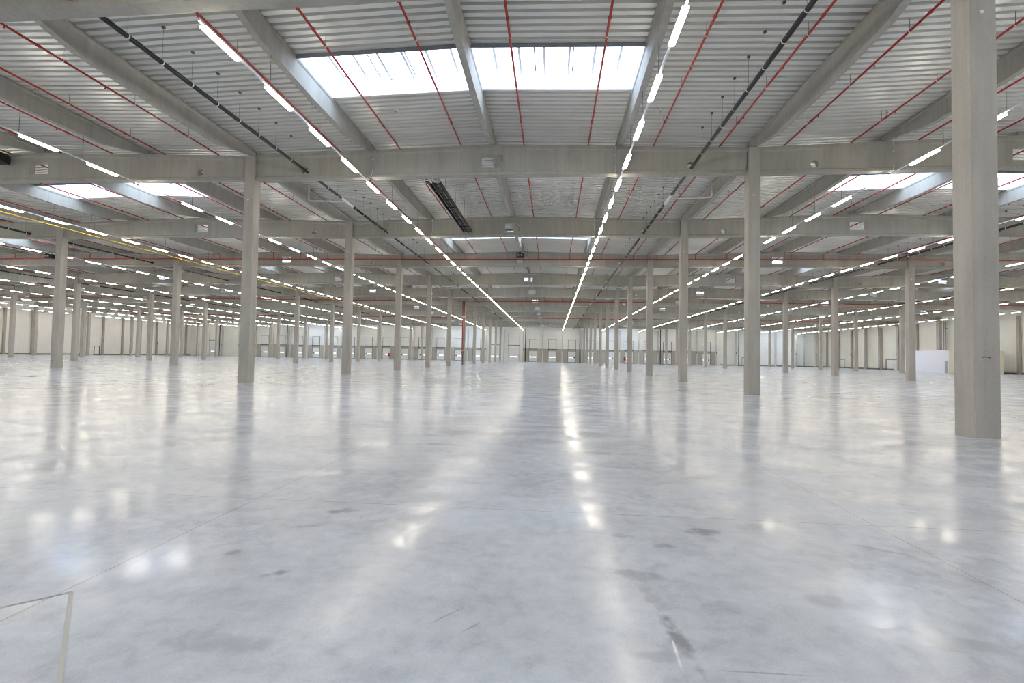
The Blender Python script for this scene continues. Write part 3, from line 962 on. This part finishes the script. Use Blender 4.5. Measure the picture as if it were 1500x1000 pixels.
def place_doors():
    n = 0
    m = MB(); m.box(-1.22, 1.22, 0.0, 0.06, 0.12, 3.38); P1 = m.mesh('panel', M['door'])
    m = MB(); m.box(-1.30, -1.22, -0.04, 0.02, 0, 3.5); m.box(1.22, 1.30, -0.04, 0.02, 0, 3.5); m.box(-1.30, 1.30, -0.04, 0.02, 0.0, 0.12); P2 = m.mesh('door_frame', M['dark'])
    m = MB(); m.box(-0.17, 0.17, -0.02, 0.0, 0, 0.34); P3 = m.mesh('pane', M['pane_lit'])
    m = MB(); m.box(-0.17, 0.17, -0.02, 0.0, 0, 0.34); P4 = m.mesh('dark_pane', M['black'])
    m = MB(); m.box(-1.45, 1.45, -0.16, -0.06, 4.02, 4.16); P5 = m.mesh('header_bar', M['dark'])
    m = MB(); m.box(-1.40, 1.40, -0.12, -0.05, 3.62, 3.72); P6 = m.mesh('spring_shaft', M['steel'])
    m = MB(); m.box(-0.045, 0.045, -0.10, 0.0, 3.5, 7.1); P7 = m.mesh('track', M['dark'])
    m = MB(); m.box(-1.40, 1.40, -0.07, 0.0, 7.05, 7.13); P8 = m.mesh('top_rail', M['steel'])
    m = MB(); m.box(-1.75, 1.75, 0.0, 0.06, 0.05, 4.5); G1 = m.mesh('panel', M['door'])
    m = MB(); m.box(-1.83, -1.75, -0.06, 0.02, 0, 9.2); m.box(1.75, 1.83, -0.06, 0.02, 0, 9.2); m.box(-1.83, 1.83, -0.06, 0.02, 9.12, 9.2); G2 = m.mesh('door_frame', M['steel'])
    m = MB(); m.box(-1.95, 1.95, -0.16, -0.04, 5.15, 5.32); G3 = m.mesh('spring_shaft', M['dark'])
    for c in centres:
        if not DX0 < c < DX1 and c not in GROUND: continue
        n += 1
        y = YB - 0.13
        if c in GROUND:
            r = struct('door_%d' % n, G1, 'tall white ground level sectional door', None, (c, YB - 0.10, 0))
            ob('door_frame', G2, r); ob('spring_shaft', G3, r)
            for s in (-0.95, -0.32, 0.32, 0.95): ob('pane', P3, r, (s, 0, 1.40)).scale = (1.35, 1, 1.0)
        else:
            r = struct('door_%d' % n, P1, 'white sectional dock door with a row of small panes', None, (c, y - 0.03, 0))
            ob('door_frame', P2, r); ob('header_bar', P5, r); ob('spring_shaft', P6, r); ob('top_rail', P8, r)
            ob('track', P7, r, (-1.22, 0, 0)); ob('track', P7, r, (1.22, 0, 0))
            dk = 0 if c < -25 else (3 if c > 2 else -1)
            for q, s in enumerate((-0.75, -0.25, 0.25, 0.75)):
                ob('dark_pane' if q == dk else 'pane', P4 if q == dk else P3, r, (s, 0, 1.42))
place_doors()

m = MB(); m.box(-0.2, 0.2, -0.45, 0.0, 0, 10.4)
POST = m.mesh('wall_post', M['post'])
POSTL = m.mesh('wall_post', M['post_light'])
m = MB(); m.box(-0.06, 0.06, -0.56, -0.452, 3.5, 4.1)
BRK = m.mesh('bracket', M['dark'])
n = 0
for x in QL:
    if not (in_frame(x, YB, 5, 0) and XL + 1 < x < XR - 1): continue
    if any(abs(FY(12) - YB) < 0 for _ in (0,)): continue
    n += 1
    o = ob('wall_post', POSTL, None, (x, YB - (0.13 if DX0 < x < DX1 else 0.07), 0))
    tag(o, 'concrete post on the far dock wall, %s from its left corner' % nth(n), 'post', 'far wall posts')
    ob('bracket', BRK, o)
for side, X, s in (('left', XL, 1), ('right', XR, -1)):
    n = 0
    ys = [152.6 - 6.0 * t for t in range(0, 17)]
    for y in ys:
        if not in_frame(X, y, 5, 0.0): continue
        n += 1
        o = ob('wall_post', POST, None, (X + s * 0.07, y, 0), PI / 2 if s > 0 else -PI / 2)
        tag(o, 'concrete post on the %s side wall, %s from the far corner' % (side, nth(n)), 'post', '%s wall posts' % side)
        if n % 3 == 0: ob('bracket', BRK, o)

def downpipe(x, mat, lab, y=YB - 0.75, kink=True, r=0.11):
    o = ob('downpipe', None, None, (x, y, 0))
    tag(o, lab, 'downpipe', 'black downpipes')
    m = MB()
    m.tube([(0, 0, 0.0), (0.0, 0, 5.0), (0, 0, 10.9)], r, 8)
    ob('pipe', m.mesh('pipe', mat, True), o)
    if kink:
        m = MB(); m.tube([(-0.22, -0.02, 4.6), (-0.28, -0.02, 5.4), (-0.22, -0.02, 6.1)], 0.10, 8); w = ob('elbow', m.mesh('elbow', M['white'], True), o)
        w['label'] = 'white elbow'
    for z in (2.0, 8.6):
        m = MB(); m.box(-0.14, 0.14, 0.11, 0.30, z, z + 0.08); ob('bracket', m.mesh('bracket', M['dark']), o)
downpipe(-8.55, M['black'], 'black downpipe on the far wall beside the tall ground door')
downpipe(8.55, M['black'], 'black downpipe on the far wall at the end of the centre aisle')
downpipe(56.9, M['black'], 'black downpipe on the far wall beyond the last dock door')
downpipe(33.4, M['black'], 'black downpipe between dock doors behind the right columns')
downpipe(-87.6, M['black'], 'black downpipe between dock doors behind the left columns')
downpipe(-111.2, M['black'], 'black downpipe near the left corner of the far wall', kink=True)

# right wall: wall-mounted pipes
def wall_pipe(y, mat, lab, ribs, two=False):
    o = ob('wall_pipe', None, None, (XR - 0.6, y, 0))
    tag(o, lab, 'pipe', 'right wall pipes')
    for q in ((-0.25, 0.25) if two else (0,)):
        m = MB(); m.tube([(0, q, 0.0), (0, q, 10.6)], 0.13, 8); ob('pipe', m.mesh('pipe', mat, True), o)
    if ribs:
        for z in range(1, 22):
            m = MB(); m.tube([(0, 0, z * 0.48), (0, 0, z * 0.48 + 0.14)], 0.17, 8); ob('collar', m.mesh('collar', M['white']), o)
    m = MB(); m.box(0.10, 0.55, -0.1, 0.1, 9.0, 9.1); ob('bracket', m.mesh('bracket', M['dark']), o)
wall_pipe(129.0, M['dark'], 'dark vertical pipe with pale collars on the right side wall', True)
wall_pipe(108.5, M['steel'], 'pair of grey vertical pipes on the right wall above the white room', False, True)
o = ob('ladder_pipe', None, None, (76.2, YB - 0.6, 0))
tag(o, 'white ribbed vertical pipe near the right corner of the far wall', 'pipe')
m = MB(); m.tube([(0, 0, 0), (0, 0, 10.5)], 0.14, 8); ob('pipe', m.mesh('pipe', M['steel'], True), o)
for z in range(1, 21):
    m = MB(); m.tube([(0, 0, z * 0.5), (0, 0, z * 0.5 + 0.2)], 0.24, 8); ob('collar', m.mesh('collar', M['white']), o)

# guard hoops and little doors along the side walls
def guard(x, y, w, h, lab, axis):
    o = ob('guard_rail', None, None, (x, y, 0))
    tag(o, lab, 'guard rail', 'guard rails')
    for s in (-w / 2, w / 2):
        m = MB()
        if axis == 'y': m.box(-0.06, 0.06, s - 0.06, s + 0.06, 0, h - 0.12)
        else: m.box(s - 0.06, s + 0.06, -0.06, 0.06, 0, h - 0.12)
        ob('post', m.mesh('post', M['dark']), o)
    m = MB()
    if axis == 'y': m.box(-0.06, 0.06, -w / 2 - 0.06, w / 2 + 0.06, h - 0.12, h)
    else: m.box(-w / 2 - 0.06, w / 2 + 0.06, -0.06, 0.06, h - 0.12, h)
    ob('rail', m.mesh('rail', M['dark']), o)
guard(XL + 1.6, 119.6, 1.5, 2.4, 'dark hoop guard standing before the left side wall', 'y')
guard(XR - 1.6, 122.5, 4.6, 2.5, 'dark hoop guard standing before the right side wall, by the dark pipe', 'y')
guard(XR - 1.6, 143.0, 2.6, 2.5, 'dark hoop guard standing before the right side wall, near the corner', 'y')
guard(58.15, YB - 1.4, 1.0, 2.6, 'dark hoop guard on the far wall beyond the dock doors', 'x')
for x, y, lab, rz in ((XL + 0.03, 119.6, 'white side door inside the hoop guard on the left wall', 1), (XR - 0.03, 123.9, 'white side door inside the hoop guard on the right wall', -1)):
    m = MB(); m.box(-0.03, 0.03, -0.5, 0.5, 0, 2.15); o = struct('door_%d' % (40 if rz > 0 else 41), m.mesh('side_door', M['white']), lab, None, (x + 0.02 * rz, y, 0))
    m = MB(); m.box(0.031 * rz, 0.07 * rz, 0.3, 0.42, 1.0, 1.06); ob('handle', m.mesh('handle', M['dark']), o)

# hose cabinets
for x, lab in ((22.6, 'red fire hose cabinet on the far wall behind the right columns'), (-53.0, 'red fire hose cabinet on the far wall between left dock doors')):
    m = MB(); m.box(-0.32, 0.32, -0.24, 0, 0, 0.95); o = ob('hose_cabinet', m.mesh('hose_cabinet', M['hose']), None, (x, YB - 0.14, 1.0))
    m = MB(); m.box(-0.27, 0.27, -0.27, -0.241, 0.05, 0.90); d = ob('door', m.mesh('cabinet_door', M['hose']), o)
    m = MB(); m.box(0.17, 0.21, -0.29, -0.271, 0.42, 0.54); ob('handle', m.mesh('handle', M['white']), d)
    m = MB(); m.box(-0.03, 0.03, -0.20, -0.02, -1.0, 0.0); ob('stand', m.mesh('stand', M['dark']), o)
    tag(o, lab, 'fire cabinet', 'hose cabinets')

# white room on the right
m = MB(); m.box(0, 9, 0, 11.5, 0, 4.1)
o = ob('site_cabin', m.mesh('site_cabin', M['room']), None, (70.0, 92.4, 0))
tag(o, 'white boxy room with a grey door before the right wall', 'cabin')
m = MB(); m.box(-0.04, -0.004, 0.12, 0.86, 0, 2.15); d = ob('door', m.mesh('cabin_door', M['steel']), o)
m = MB(); m.box(-0.08, -0.041, 0.18, 0.28, 1.0, 1.06); ob('handle', m.mesh('handle', M['dark']), d)
m = MB(); m.box(0, 9, -0.03, -0.003, 0, 4.1); w = ob('end_panel', m.mesh('end_panel', M['cream']), o); w['label'] = 'cream end panel'

# ------------------------------------------------------------------ sky and render look
w = bpy.data.worlds.new('sky')
bpy.context.scene.world = w
w.use_nodes = True
bg = w.node_tree.nodes['Background']
bg.inputs['Color'].default_value = (0.64, 0.79, 1.0, 1)
bg.inputs['Strength'].default_value = 7.5

sc = bpy.context.scene
sc.view_settings.view_transform = 'Standard'
sc.view_settings.look = 'None'
sc.view_settings.gamma = 1.0
sc.view_settings.use_curve_mapping = False
sc.view_settings.exposure = 0.25
cy_ = sc.cycles
cy_.max_bounces = 7
cy_.diffuse_bounces = 4
cy_.glossy_bounces = 3
cy_.transparent_max_bounces = 12
cy_.use_denoising = True
cy_.use_adaptive_sampling = True
cy_.adaptive_threshold = 0.04
cy_.use_light_tree = True
cy_.sample_clamp_indirect = 10.0
cy_.filter_width = 1.1
cy_.caustics_reflective = False
cy_.caustics_refractive = False
